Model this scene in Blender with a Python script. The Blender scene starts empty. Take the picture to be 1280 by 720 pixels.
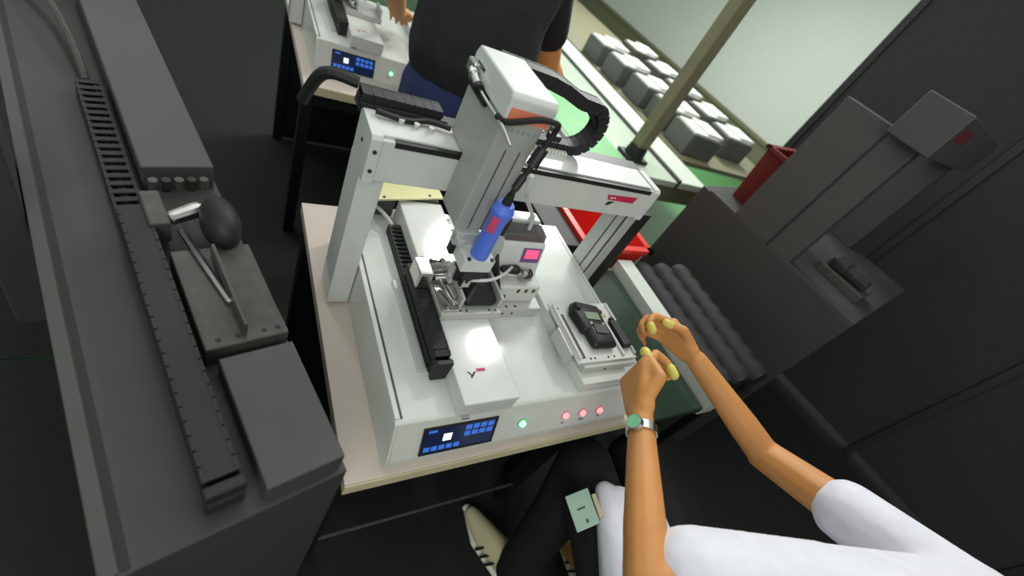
import bpy, bmesh, math, random
from mathutils import Vector, Matrix, Euler
random.seed(7)
S = bpy.context.scene
COL = S.collection
H = 0.85                       # height of the machine table above the floor; build frame has z = 0 there

# ------------------------------------------------------------------ camera
cam_d = bpy.data.cameras.new('camera')
cam = bpy.data.objects.new('camera', cam_d)
COL.objects.link(cam)
_R = ((0.83263455, -0.35637724, 0.42392802), (0.00825746, -0.7573842, -0.65291729), (0.55376125, 0.54714206, -0.62768148))
rx, ry, rz = Vector(_R[0]), Vector(_R[1]), Vector(_R[2])
m = Matrix((rx, -ry, -rz)).transposed().to_4x4()
m.translation = Vector((-0.24002, -0.29228, 0.66232 + H))
cam.matrix_world = m
cam_d.sensor_width = 36.0
cam_d.lens = 559.56 / 1280.0 * 36.0
cam_d.clip_start = 0.02
cam_d.clip_end = 60
cam_d.dof.use_dof = True
cam_d.dof.focus_distance = 0.92
cam_d.dof.aperture_fstop = 2.3
S.camera = cam

# ------------------------------------------------------------------ world, lights, exposure
w = bpy.data.worlds.new('hall_light')
S.world = w
w.use_nodes = True
w.node_tree.nodes['Background'].inputs['Color'].default_value = (0.92, 1.0, 0.95, 1)
w.node_tree.nodes['Background'].inputs['Strength'].default_value = 0.50


def area(name, loc, aim, size, power, col=(1, 1, 1), size_y=None):
    d = bpy.data.lights.new(name, 'AREA')
    d.energy = power
    d.color = col
    d.size = size
    if size_y:
        d.shape = 'RECTANGLE'
        d.size_y = size_y
    else:
        d.shape = 'DISK'
    o = bpy.data.objects.new(name, d)
    o.location = (loc[0], loc[1], loc[2] + H)
    o.rotation_euler = (Vector(aim) - Vector(loc)).to_track_quat('-Z', 'Y').to_euler()
    COL.objects.link(o)
    return o


area('ceiling_lamp', (1.54, 1.38, 1.95), (0.25, 0.2, 0), 0.24, 16, (1, 0.99, 0.96))
area('ceiling_lamp', (1.50, 2.40, 1.95), (0.25, 0.3, 0), 0.34, 16, (1, 0.99, 0.96))
area('ceiling_panel', (0.7, 0.9, 2.2), (0.3, 0.3, 0), 2.2, 18, (0.98, 1, 0.98), 2.2)
area('front_fill', (-1.3, -2.2, 1.9), (0.3, 0.3, 0.1), 1.6, 42, (1, 1, 0.98), 1.2)  # added fill behind the camera, brightens the front faces
area('ceiling_tube', (-0.6, 2.3, 2.0), (0.2, 0.6, 0), 0.25, 10, (0.96, 1, 0.98), 1.4)
area('hall_lamp', (3.2, 3.6, 2.1), (2.6, 2.8, -0.5), 1.2, 130, (0.97, 1, 0.97))
S.view_settings.view_transform = 'Standard'
S.view_settings.look = 'None'
S.view_settings.gamma = 1
S.view_settings.use_curve_mapping = False
S.view_settings.exposure = -0.08


# ------------------------------------------------------------------ helpers
def lin(c):
    return tuple(((v / 255) / 12.92 if v / 255 <= 0.04045 else (((v / 255) + 0.055) / 1.055) ** 2.4) for v in c)


def mat(name, rgb, rough=0.5, metal=0.0, var=0.06, scale=18, bump=0.0, emit=None, coat=0.0, spec=None, stretch=None, alpha=None, trans=0.0):
    mt = bpy.data.materials.new(name)
    mt.use_nodes = True
    nt = mt.node_tree
    b = nt.nodes['Principled BSDF']
    c = lin(rgb)
    tc = nt.nodes.new('ShaderNodeTexCoord')
    mp = nt.nodes.new('ShaderNodeMapping')
    nz = nt.nodes.new('ShaderNodeTexNoise')
    nz.inputs['Scale'].default_value = scale
    nz.inputs['Detail'].default_value = 4
    if stretch:
        mp.inputs['Scale'].default_value = stretch
    nt.links.new(tc.outputs['Object'], mp.inputs['Vector'])
    nt.links.new(mp.outputs['Vector'], nz.inputs['Vector'])
    rp = nt.nodes.new('ShaderNodeValToRGB')
    rp.color_ramp.elements[0].position = 0.3
    rp.color_ramp.elements[1].position = 0.7
    rp.color_ramp.elements[0].color = tuple(max(0, v * (1 - var)) for v in c) + (1,)
    rp.color_ramp.elements[1].color = tuple(min(1, v * (1 + var)) for v in c) + (1,)
    nt.links.new(nz.outputs['Fac'], rp.inputs['Fac'])
    nt.links.new(rp.outputs['Color'], b.inputs['Base Color'])
    b.inputs['Roughness'].default_value = rough
    b.inputs['Metallic'].default_value = metal
    if coat:
        b.inputs['Coat Weight'].default_value = coat
        b.inputs['Coat Roughness'].default_value = 0.12
    if spec is not None:
        b.inputs['Specular IOR Level'].default_value = spec
    if bump:
        bp = nt.nodes.new('ShaderNodeBump')
        bp.inputs['Strength'].default_value = bump
        bp.inputs['Distance'].default_value = 0.004
        nt.links.new(nz.outputs['Fac'], bp.inputs['Height'])
        nt.links.new(bp.outputs['Normal'], b.inputs['Normal'])
    if emit:
        b.inputs['Emission Color'].default_value = lin(emit[0]) + (1,)
        b.inputs['Emission Strength'].default_value = emit[1]
    if trans:
        b.inputs['Transmission Weight'].default_value = trans
    if alpha is not None:
        b.inputs['Alpha'].default_value = alpha
    return mt


M = {}
M['white'] = mat('white_powder_coat', (202, 205, 200), 0.5, var=0.025, scale=30, coat=0.7, spec=0.25)
M['table'] = mat('table_powder_coat', (200, 204, 198), 0.5, var=0.025, scale=20, coat=0.5, spec=0.25)
M['panel'] = mat('front_panel_paint', (196, 197, 190), 0.42, var=0.03)
M['grey'] = mat('grey_machine_paint', (158, 161, 154), 0.45, var=0.04)
M['alu'] = mat('anodised_aluminium', (186, 188, 184), 0.38, 0.25, var=0.05, scale=8, stretch=(1, 1, 12))
M['steel'] = mat('brushed_steel', (200, 200, 196), 0.25, 1.0, var=0.08, scale=40)
M['darkgrey'] = mat('groove_grey', (70, 72, 68), 0.6)
M['black'] = mat('black_plastic', (18, 19, 20), 0.5, var=0.15)
M['rubber'] = mat('black_cable_rubber', (13, 14, 15), 0.65, var=0.15)
M['chain'] = mat('chain_nylon', (17, 18, 19), 0.62, var=0.15)
M['yellow'] = mat('cream_acrylic', (222, 216, 160), 0.3, var=0.02, coat=0.3)
M['blue'] = mat('blue_driver_body', (84, 114, 216), 0.38, var=0.06)
M['pink'] = mat('pink_red_sticker', (206, 70, 110), 0.5)
M['red'] = mat('magenta_red_print', (190, 34, 78), 0.5, var=0.03)
M['coral'] = mat('coral_label', (226, 128, 98), 0.55, var=0.05)
M['print'] = mat('dark_print', (34, 34, 36), 0.6)
M['vent'] = mat('vent_grey', (140, 146, 146), 0.6)
M['screen'] = mat('touch_screen_glass', (16, 22, 40), 0.15, var=0.2, scale=60, emit=((18, 30, 62), 0.7))
M['key'] = mat('lit_blue_key', (40, 80, 170), 0.3, emit=((58, 108, 200), 0.75))
M['glow_white'] = mat('lit_white_patch', (230, 235, 250), 0.3, emit=((235, 240, 255), 1.0))
M['green_led'] = mat('lit_green_button', (150, 255, 170), 0.3, emit=((140, 255, 165), 2.2))
M['red_led'] = mat('lit_red_button', (255, 150, 150), 0.3, emit=((255, 128, 136), 1.7))
M['led_ring_g'] = mat('green_button_ring', (120, 190, 130), 0.4)
M['led_ring_r'] = mat('red_button_ring', (214, 150, 150), 0.4)
M['digits'] = mat('lit_red_digits', (240, 60, 110), 0.4, emit=((255, 90, 130), 0.9))
M['cable_grey'] = mat('pale_grey_cable', (196, 196, 184), 0.5)
M['tube'] = mat('clear_air_tube', (222, 226, 222), 0.2, var=0.03, alpha=0.75)
M['smoke'] = mat('smoked_acrylic_lid', (92, 88, 88), 0.14, var=0.05, alpha=0.86, coat=0.5)
M['bench'] = mat('pinkish_bench_laminate', (202, 190, 178), 0.45, var=0.03, scale=10)
M['benchedge'] = mat('bench_edge_band', (196, 184, 150), 0.5)
M['benchleg'] = mat('black_bench_steel', (18, 20, 19), 0.5)
M['mat'] = mat('floor_shade_black', (11, 17, 13), 0.75, var=0.2, scale=25, bump=0.3)  # near black, carries the floor shade in its colour
M['floor'] = mat('green_epoxy_floor', (86, 152, 92), 0.28, var=0.08, scale=3, coat=0.3)
M['wallw'] = mat('white_hall_wall', (226, 228, 222), 0.7, var=0.02)
M['olive'] = mat('olive_painted_steel', (120, 118, 92), 0.6, var=0.08)
M['conv'] = mat('pale_green_conveyor_top', (196, 210, 190), 0.24, var=0.06, scale=3, coat=0.3)
M['gmat'] = mat('bright_green_mat', (74, 158, 78), 0.5, var=0.05)
M['convw'] = mat('pale_conveyor_strip', (206, 216, 200), 0.4, var=0.05)
M['box'] = mat('grey_tote_plastic', (92, 96, 92), 0.6, var=0.1)
M['foam'] = mat('white_foam_sheet', (226, 228, 220), 0.8, var=0.04)
M['crate'] = mat('red_crate_plastic', (214, 50, 40), 0.4, var=0.05)
M['crate2'] = mat('dimmed_red_crate_plastic', (104, 26, 22), 0.5, var=0.06)  # crate red darkened, dim light put into the colour
M['belt'] = mat('dark_green_belt', (36, 52, 40), 0.25, var=0.2, scale=14, coat=0.4)
M['rail'] = mat('pale_grey_rail', (192, 198, 190), 0.45, var=0.04)
M['pad'] = mat('black_padded_fabric', (12, 12, 13), 0.7, var=0.25, scale=30, bump=0.4)
M['graph'] = mat('dimmed_machine_grey', (56, 56, 53), 0.55, var=0.06)  # machine grey darkened so the paint carries the dim light
M['dim_grey_l'] = mat('dimmed_cover_grey', (66, 66, 63), 0.5, var=0.05)  # cover grey, dimmed in the colour as well
M['dim_black'] = mat('black_machine_paint', (27, 27, 26), 0.6, var=0.1)
M['dsteel'] = mat('dull_dark_steel', (74, 73, 68), 0.5, 0.3, var=0.2, scale=50)
M['dyellow'] = mat('dimmed_cream_plate', (70, 67, 46), 0.5)  # cream plate with the dimness put into its colour
M['dred'] = mat('dimmed_red_print', (96, 22, 32), 0.6)  # logo red darkened in place of dim light
M['part'] = mat('dark_screen_fabric', (38, 39, 37), 0.85, var=0.12, scale=60, bump=0.2)  # dark cloth of the added screen
M['skin'] = mat('tan_skin', (190, 130, 70), 0.55, var=0.07, scale=12)
M['skin2'] = mat('tan_skin_far', (196, 136, 80), 0.6, var=0.07, scale=12)
M['cot'] = mat('yellow_latex', (196, 182, 84), 0.5, var=0.06)
M['shirt'] = mat('white_cotton', (214, 214, 222), 0.85, var=0.04, scale=40, bump=0.25)
M['bshirt'] = mat('black_cotton', (20, 22, 22), 0.9, var=0.2, scale=40, bump=0.25)
M['navy'] = mat('navy_denim', (36, 46, 84), 0.9, var=0.15, scale=60, bump=0.25)
M['trous'] = mat('black_trouser_cloth', (8, 9, 9), 0.9, var=0.2, scale=40)
M['hair'] = mat('black_hair', (15, 13, 12), 0.5, var=0.3, scale=60, stretch=(1, 1, 0.1), bump=0.4)
M['shoe'] = mat('cream_shoe_leather', (206, 200, 158), 0.6, var=0.06)
M['sole'] = mat('white_shoe_sole', (214, 214, 200), 0.6)
M['dial'] = mat('green_watch_dial', (120, 190, 140), 0.25, var=0.05, coat=0.6)
M['card'] = mat('grey_green_card', (150, 176, 160), 0.45, var=0.08, scale=20)
M['green_lcd'] = mat('green_grey_display', (128, 140, 116), 0.3)
M['brown'] = mat('red_brown_part', (96, 44, 36), 0.5)
M['beige'] = mat('beige_part', (188, 174, 140), 0.5)
M['eye'] = mat('eye_white', (230, 228, 220), 0.3)
M['lip'] = mat('lip', (150, 84, 70), 0.5)

ORG = {}


def tag(o, label=None, cat=None, group=None, kind=None):
    if label: o['label'] = label
    if cat: o['category'] = cat
    if group: o['group'] = group
    if kind: o['kind'] = kind
    return o


def thing(name, label, cat, org, group=None, rotz=0.0):
    o = bpy.data.objects.new(name, None)
    o.empty_display_size = 0.05
    COL.objects.link(o)
    o.location = (org[0], org[1], org[2] + H)
    o.rotation_euler = (0, 0, rotz)
    ORG[o] = Vector(org)
    return tag(o, label, cat, group)


def obj(name, bm, mt, parent=None, smooth=False, org=None, local=False):
    """link a bmesh as ONE mesh object. Build frame coordinates unless local."""
    me = bpy.data.meshes.new(name)
    o0 = Vector((0, 0, 0))
    if not local:
        o0 = ORG[parent] if parent is not None else Vector(org or (0, 0, 0))
    if o0.length:
        bmesh.ops.translate(bm, verts=bm.verts, vec=-o0)
    bmesh.ops.recalc_face_normals(bm, faces=bm.faces)
    bm.to_mesh(me)
    bm.free()
    mts = mt if isinstance(mt, (list, tuple)) else [mt]
    for x in mts: me.materials.append(x)
    if smooth:
        for p in me.polygons: p.use_smooth = True
    o = bpy.data.objects.new(name, me)
    COL.objects.link(o)
    if parent is not None:
        o.parent = parent
        ORG[o] = ORG[parent]
    else:
        o.location = (o0[0], o0[1], o0[2] + H)
        ORG[o] = o0
    return o


def inst(name, src_me, parent, mw):
    """another piece sharing mesh data, placed by a matrix in the build frame of its thing."""
    o = bpy.data.objects.new(name, src_me)
    COL.objects.link(o)
    o.parent = parent
    mm = mw.copy()
    mm.translation = mw.translation - ORG[parent]
    o.matrix_local = mm
    ORG[o] = ORG[parent]
    return o


def dup(o, loc=None, parent=None):
    kids = list(o.children)
    c = o.copy()
    COL.objects.link(c)
    if parent is not None:
        c.parent = parent
    if loc is not None:
        c.location = loc
    for k in kids: dup(k, None, c)
    return c


def nb():
    return bmesh.new()


def box(bm, x0, x1, y0, y1, z0, z1, bev=0.0, seg=2, mtx=None):
    b = bm if not (bev or mtx) else bmesh.new()
    vs = [b.verts.new((x, y, z)) for x in (x0, x1) for y in (y0, y1) for z in (z0, z1)]
    for f in ((0, 1, 3, 2), (4, 6, 7, 5), (0, 4, 5, 1), (2, 3, 7, 6), (0, 2, 6, 4), (1, 5, 7, 3)):
        b.faces.new([vs[i] for i in f])
    if bev or mtx:
        if bev:
            bmesh.ops.bevel(b, geom=list(b.edges), offset=bev, segments=seg, affect='EDGES', profile=0.5)
        if mtx:
            bmesh.ops.transform(b, matrix=mtx, verts=b.verts)
        join(bm, b)
    return bm


def join(bm, b):
    me = bpy.data.meshes.new('tmp')
    b.to_mesh(me)
    b.free()
    bm.from_mesh(me)
    bpy.data.meshes.remove(me)


def prism(bm, poly, axis, a, b_, bev=0.0):
    """poly in the two other axes (order xyz without axis) extruded from a to b_ along axis."""
    t = bmesh.new()
    def P(u, v, s):
        return (s, u, v) if axis == 'x' else ((u, s, v) if axis == 'y' else (u, v, s))
    lo = [t.verts.new(P(u, v, a)) for u, v in poly]
    hi = [t.verts.new(P(u, v, b_)) for u, v in poly]
    n = len(poly)
    t.faces.new(lo)
    t.faces.new(hi[::-1])
    for i in range(n):
        t.faces.new((lo[i], lo[(i + 1) % n], hi[(i + 1) % n], hi[i]))
    if bev:
        bmesh.ops.recalc_face_normals(t, faces=t.faces)
        bmesh.ops.bevel(t, geom=list(t.edges), offset=bev, segments=2, affect='EDGES', profile=0.5)
    join(bm, t)
    return bm


def hexa(bm, pts):
    """8 points: bottom four then top four."""
    vs = [bm.verts.new(p) for p in pts]
    for f in ((3, 2, 1, 0), (4, 5, 6, 7), (0, 1, 5, 4), (1, 2, 6, 5), (2, 3, 7, 6), (3, 0, 4, 7)):
        bm.faces.new([vs[i] for i in f])
    return bm


def cyl(bm, p0, p1, r0, r1=None, n=16, cap=True):
    r1 = r0 if r1 is None else r1
    p0, p1 = Vector(p0), Vector(p1)
    d = (p1 - p0).normalized()
    a = d.orthogonal().normalized()
    b = d.cross(a)
    A, B = [], []
    for i in range(n):
        t = 2 * math.pi * i / n
        v = a * math.cos(t) + b * math.sin(t)
        A.append(bm.verts.new(p0 + v * r0))
        B.append(bm.verts.new(p1 + v * r1))
    for i in range(n):
        bm.faces.new((A[i], A[(i + 1) % n], B[(i + 1) % n], B[i]))
    if cap:
        bm.faces.new(A[::-1])
        bm.faces.new(B)
    return bm


def smooth_path(pts, sub=6):
    pts = [Vector(p) for p in pts]
    out = []
    for i in range(len(pts) - 1):
        p0 = pts[max(0, i - 1)]; p1 = pts[i]; p2 = pts[i + 1]; p3 = pts[min(len(pts) - 1, i + 2)]
        for k in range(sub):
            t = k / sub
            out.append(0.5 * ((2 * p1) + (p2 - p0) * t + (2 * p0 - 5 * p1 + 4 * p2 - p3) * t * t + (3 * p1 - p0 - 3 * p2 + p3) * t ** 3))
    out.append(pts[-1])
    return out


def tube(bm, pts, r, n=8, sub=6):
    path = smooth_path(pts, sub) if sub > 1 else [Vector(p) for p in pts]
    rings = []
    prev = None
    for i, p in enumerate(path):
        d = (path[min(i + 1, len(path) - 1)] - path[max(i - 1, 0)]).normalized()
        a = d.orthogonal().normalized() if prev is None else (prev - d * prev.dot(d)).normalized()
        prev = a
        b = d.cross(a)
        rings.append([bm.verts.new(p + (a * math.cos(2 * math.pi * k / n) + b * math.sin(2 * math.pi * k / n)) * r) for k in range(n)])
    for i in range(len(rings) - 1):
        for k in range(n):
            bm.faces.new((rings[i][k], rings[i][(k + 1) % n], rings[i + 1][(k + 1) % n], rings[i + 1][k]))
    bm.faces.new(rings[0][::-1])
    bm.faces.new(rings[-1])
    return bm


def ball(bm, c, r, sub=2, sc=(1, 1, 1)):
    mt_ = Matrix.Translation(Vector(c)) @ Matrix.Diagonal((sc[0], sc[1], sc[2], 1))
    bmesh.ops.create_icosphere(bm, subdivisions=sub, radius=r, matrix=mt_)
    return bm


def hull(bm, sph, sub=2):
    """convex hull of spheres [(p, r), ...] added to bm."""
    t = bmesh.new()
    for p, r in sph: ball(t, p, r, sub)
    res = bmesh.ops.convex_hull(t, input=t.verts)
    junk = [v for v in res['geom_interior'] if isinstance(v, bmesh.types.BMVert)]
    bmesh.ops.delete(t, geom=junk, context='VERTS')
    join(bm, t)
    return bm


def chainhull(bm, pts, sub=2):
    for a, b in zip(pts[:-1], pts[1:]): hull(bm, [a, b], sub)


def organic(o, voxel, it=6, fac=0.5):
    r = o.modifiers.new('remesh', 'REMESH')
    r.mode = 'VOXEL'
    r.voxel_size = voxel
    r.use_smooth_shade = True
    s = o.modifiers.new('smooth', 'SMOOTH')
    s.iterations = it
    s.factor = fac
    return o


def link_mesh(name, L, W, Ht, mt, lo=.3, hi=.2):
    """one cable chain link: two side plates joined by bars; x along, y across, z up."""
    bm = nb()
    for s in (-1, 1):
        prism(bm, [(-L * .5, -Ht * .5), (L * .34, -Ht * .5), (L * .5, -Ht * .2), (L * .5, Ht * .2), (L * .34, Ht * .5), (-L * .5, Ht * .5)], 'y', s * W * .5, s * (W * .5 - W * .12))
    box(bm, -L * lo, L * hi, -W * .42, W * .42, Ht * .34, Ht * .47)
    box(bm, -L * lo, L * hi, -W * .42, W * .42, -Ht * .47, -Ht * .34)
    bmesh.ops.recalc_face_normals(bm, faces=bm.faces)
    me = bpy.data.meshes.new(name)
    bm.to_mesh(me)
    bm.free()
    me.materials.append(mt)
    return me


def chain_along(me, parent, path, pitch, across):
    """place links along a polyline with constant across axis."""
    across = Vector(across).normalized()
    pts = [Vector(p) for p in path]
    acc, target, k = 0.0, pitch * .5, 0
    for a, b in zip(pts[:-1], pts[1:]):
        seg = (b - a).length
        while target <= acc + seg + 1e-9:
            p = a.lerp(b, (target - acc) / seg)
            t = (b - a).normalized()
            nrm = t.cross(across).normalized()
            mw = Matrix((t, across, nrm)).transposed().to_4x4()
            mw.translation = p
            inst('link', me, parent, mw)
            target += pitch
            k += 1
        acc += seg
    return k


def screw(name, parent, p, n, r, mt, h=0.002):
    n = Vector(n).normalized()
    bm = nb()
    cyl(bm, Vector(p) - n * 0.001, Vector(p) + n * h, r, r * .85, 10)
    return obj(name, bm, mt, parent)


# ------------------------------------------------------------------ the setting
bm = nb(); box(bm, -5, 9, -4, 11, -H - 0.05, -H)
tag(obj('floor', bm, M['floor']), kind='structure')
bm = nb(); box(bm, 5.6, 5.7, -4, 11, -H, 2.2)
tag(obj('wall_right', bm, M['wallw']), kind='structure')
bm = nb(); box(bm, 5.52, 5.6, -4, 11, -H, -0.36); box(bm, 5.5, 5.6, -4, 11, -0.37, -0.33)
tag(obj('trim_1', bm, M['olive']), kind='structure')
bm = nb(); box(bm, -5, 5.6, 10.0, 10.1, -H, 2.2)
tag(obj('wall_back', bm, M['wallw']), kind='structure')


def bench_table(name, label, x0, x1, y0, y1, zt, rail=None, group=None):
    t = thing(name, label, 'workbench', ((x0 + x1) / 2, (y0 + y1) / 2, -H), group)
    bm = nb(); box(bm, x0, x1, y0 + .004, y1, zt - .028, zt, .002)
    obj('bench_top', bm, M['bench'], t)
    bm = nb(); box(bm, x0, x1, y0, y0 + .0035, zt - .03, zt - .001)
    obj('edge_band', bm, M['benchedge'], t)
    for lx in (x0 + .03, x1 - .03):
        for ly in (y0 + .09, y1 - .03):
            bm = nb(); box(bm, lx - .02, lx + .02, ly - .02, ly + .02, -H, zt - .028, .003)
            obj('leg', bm, M['benchleg'], t)
    bm = nb(); box(bm, x0 + .05, x1 - .05, y1 - .04, y1 - .02, -H + .02, zt - .03)
    obj('back_panel', bm, M['benchleg'], t)
    bm = nb(); box(bm, x0 + .05, x1 - .05, y0 + .06, y0 + .08, zt - .1, zt - .03)
    obj('apron', bm, M['benchleg'], t)
    if rail:
        bm = nb(); cyl(bm, (x0 + .04, rail, -.70), (x1 - .04, rail, -.70), .0055, n=10)
        obj('foot_rail', bm, M['dsteel'], t)
    return t


bench_table('workbench', 'pinkish laminate workbench under the white machine, with a black steel frame', -.062, .64, -.046, .66, -.1155, rail=.03)
bench_table('workbench', 'pinkish workbench under the far machine with the green light, behind the dark clad worker', 0.0, 1.05, 1.27, 2.1, -.1155)
bm = nb(); box(bm, -1.6, .72, .74, 5.0, -H, -H + .008, .003)  # dark sheet put where the floor lies in shade
tag(obj('floor_shade', bm, M['mat'], org=(-.2, 1.8, -H)), 'black sheet standing in for floor shade between the two workbenches', 'mat')
bm = nb(); box(bm, -1.6, 3.2, -2.4, .735, -H, -H + .008, .003)  # second shade sheet, below bench and operator
tag(obj('floor_shade', bm, M['mat'], org=(.5, -.4, -H)), 'black sheet standing in for floor shade under the workbench and operator', 'mat')

# ------------------------------------------------------------------ main machine
mach = thing('screw_fastening_machine', 'white desktop screw fastening robot with red logo, gantry and blue driver, in the middle', 'machine', (.3, .2, -.1150))
W, D = .6, .53
bm = nb(); prism(bm, [(D, -.115), (D, 0), (.001, 0), (-.004, -.003), (-.0315, -.0835), (-.027, -.115)], 'x', 0, W, .0015)
obj('base_housing', bm, M['table'], mach)
# sloped front panel
sd = Vector((0, -.356, -.934)); sn = Vector((0, -.934, .356))


def SP(u, v, h): return Vector((u, 0, 0)) + sd * v + sn * h


def slab(bm, u0, u1, v0, v1, h0, h1):
    hexa(bm, [SP(u0, v0, h0), SP(u1, v0, h0), SP(u1, v1, h0), SP(u0, v1, h0), SP(u0, v0, h1), SP(u1, v0, h1), SP(u1, v1, h1), SP(u0, v1, h1)])
    return bm


fp = obj('front_panel', slab(nb(), .004, .596, .006, .087, .0, .003), M['panel'], mach)
ts = obj('touch_screen', slab(nb(), .0545, .196, .0235, .0805, .002, .0052), M['screen'], mach)
obj('screen_bezel', slab(slab(slab(slab(nb(), .0525, .198, .0215, .0245, .002, .0062), .0525, .198, .0795, .0825, .002, .0062), .0525, .0555, .0245, .0795, .002, .0062), .195, .198, .0245, .0795, .002, .0062), M['black'], ts)
for r in range(2):
    for c in range(4):
        obj('screen_key', slab(nb(), .133 + c * .0152, .145 + c * .0152, .0285 + r * .0145, .039 + r * .0145, .0045, .0056), M['key'], ts)
for c in range(5):
    obj('screen_key', slab(nb(), .0595 + c * .0142, .0705 + c * .0142, .0655, .0755, .0045, .0056), M['key'], ts)
obj('screen_key', slab(nb(), .062, .078, .028, .033, .0045, .0056), M['key'], ts)
obj('lit_readout', slab(nb(), .092, .108, .040, .056, .0045, .0056), M['glow_white'], ts)
for u, v, led, ring, nm in ((.2595, .0505, 'green_led', 'led_ring_g', 'green_push_button'), (.3694, .0515, 'red_led', 'led_ring_r', 'red_push_button'), (.4173, .0535, 'red_led', 'led_ring_r', 'red_push_button'), (.4682, .0555, 'red_led', 'led_ring_r', 'red_push_button')):
    bm = nb(); cyl(bm, SP(u, v, .002), SP(u, v, .0055), .0098, n=20)
    b_ = tag(obj(nm, bm, M[ring], mach), ('glowing green' if 'green' in nm else 'glowing red') + ' push button on the front panel')
    bm = nb(); cyl(bm, SP(u, v, .0055), SP(u, v, .0105), .0072, .0062, 18)
    obj('lens', bm, M[led], b_)
for u, wd in ((.371, .006), (.423, .012), (.473, .005)):
    bm = slab(nb(), u - wd / 2, u - wd * .1, .0725, .0765, .0028, .0034)
    slab(bm, u + wd * .1, u + wd / 2, .0725, .0765, .0028, .0034)
    obj('button_caption', bm, M['print'], mach)
# table edge strips, grooves
for nm, x0, x1, z, mt_ in (('edge_strip', 0.0, .0085, .004, 'white'), ('edge_strip', .5905, .6, .004, 'white'), ('groove', .0095, .0135, .0008, 'darkgrey'), ('groove', .525, .5305, .0008, 'darkgrey'), ('side_cover', .5325, .589, .003, 'white')):
    bm = nb(); box(bm, x0, x1, .004, D - .004, -.001, z, .0008 if z > .002 else 0)
    obj(nm, bm, M[mt_], mach)
# left slide
bm = nb(); box(bm, .105, .216, -.009, .30, 0, .042, .0025)
sc = tag(obj('slide_cover', bm, M['white'], mach), 'long white cover of the left slide, with the red logo')
bm = nb(); box(bm, .148, .166, .051, .0575, .0418, .0424); obj('logo_bar', bm, M['red'], sc)
bm = nb()
box(bm, -.008, .008, -.0016, .0016, .0418, .0424, mtx=Matrix.Translation((.139, .046, 0)) @ Matrix.Rotation(.8, 4, 'Z'))
box(bm, -.005, .005, -.0014, .0014, .0418, .0424, mtx=Matrix.Translation((.133, .049, 0)) @ Matrix.Rotation(-.9, 4, 'Z'))
obj('logo_mark', bm, M['print'], sc)
bm = nb(); box(bm, .112, .126, -.016, -.009, .002, .007, .001); obj('end_stop', bm, M['steel'], mach)
bm = nb(); box(bm, .104, .208, .305, .502, 0, .052, .003)
obj('rear_slide_cover', bm, M['white'], mach)
# small brackets along the rear cover's right side
for y in (.36, .42, .455):
    bm = nb(); box(bm, .208, .218, y, y + .018, .03, .048, .002); obj('cover_clip', bm, M['steel'], mach)
# right slide
bm = nb(); box(bm, .388, .522, .004, .505, 0, .026, .002)
obj('slide_cover', bm, M['table'], mach)
# carriage on the left slide
bm = nb(); box(bm, .108, .238, .166, .302, .0425, .060, .0015)
car = obj('left_carriage', bm, M['alu'], mach)
for x in (.149, .162, .212, .226): screw('screw', car, (x, .174, .060), (0, 0, 1), .0032, M['darkgrey'], .0006)
for x in (.146, .231):
    bm = nb(); box(bm, x, x + .006, .180, .262, .060, .088, .001); obj('fixture_wall', bm, M['alu'], car)
bm = nb(); box(bm, .109, .145, .172, .262, .060, .064, .001); obj('clamp_tray', bm, M['steel'], car)
# clamp with linkage
cl = obj('clamp', hull(hull(nb(), [((.122, .225, .072), .006), ((.136, .185, .068), .004)], 1), [((.134, .225, .073), .004), ((.142, .187, .068), .003)], 1), M['steel'], mach)
bm = nb(); box(bm, .076, .104, .236, .285, .052, .090, .003); obj('clamp_block', bm, M['steel'], cl)
bm = nb(); cyl(bm, (.104, .262, .078), (.148, .268, .082), .011, n=16); obj('air_cylinder', bm, M['steel'], cl)
bm = nb(); cyl(bm, (.112, .246, .070), (.146, .246, .070), .007, n=14); obj('pivot_pin', bm, M['steel'], cl)
bm = nb(); tube(bm, [(.118, .238, .078), (.120, .205, .082), (.128, .182, .079), (.138, .190, .080), (.136, .228, .082)], .003); obj('clamp_lever', bm, M['steel'], cl)
for i, (x, y, z) in enumerate(((.100, .296, .066), (.122, .294, .070), (.142, .292, .068), (.160, .290, .070))):
    bm = nb(); cyl(bm, (x, y, z - .012), (x, y, z + .008), .0065, .0055, 12); obj('fitting', bm, M['black' if i % 2 == 0 else 'steel'], cl)
bm = nb(); box(bm, .100, .172, .282, .302, .056, .064, .001); obj('clamp_rail', bm, M['darkgrey'], cl)
# cream plate behind the left slide
bm = nb(); prism(bm, [(.045, .545), (.200, .556), (.212, .540), (.213, .512), (.048, .478)], 'z', .058, .063, .0008)
tab = obj('mounting_plate', bm, M['yellow'], mach)
for p in ((.066, .489), (.179, .514)): screw('screw', tab, (p[0], p[1], .063), (0, 0, 1), .0035, M['darkgrey'])
for x0, x1 in ((.05, .10), (.16, .20)):
    bm = nb(); box(bm, x0, x1, .503, .525, 0, .058); obj('plate_post', bm, M['darkgrey'], mach)
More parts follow.
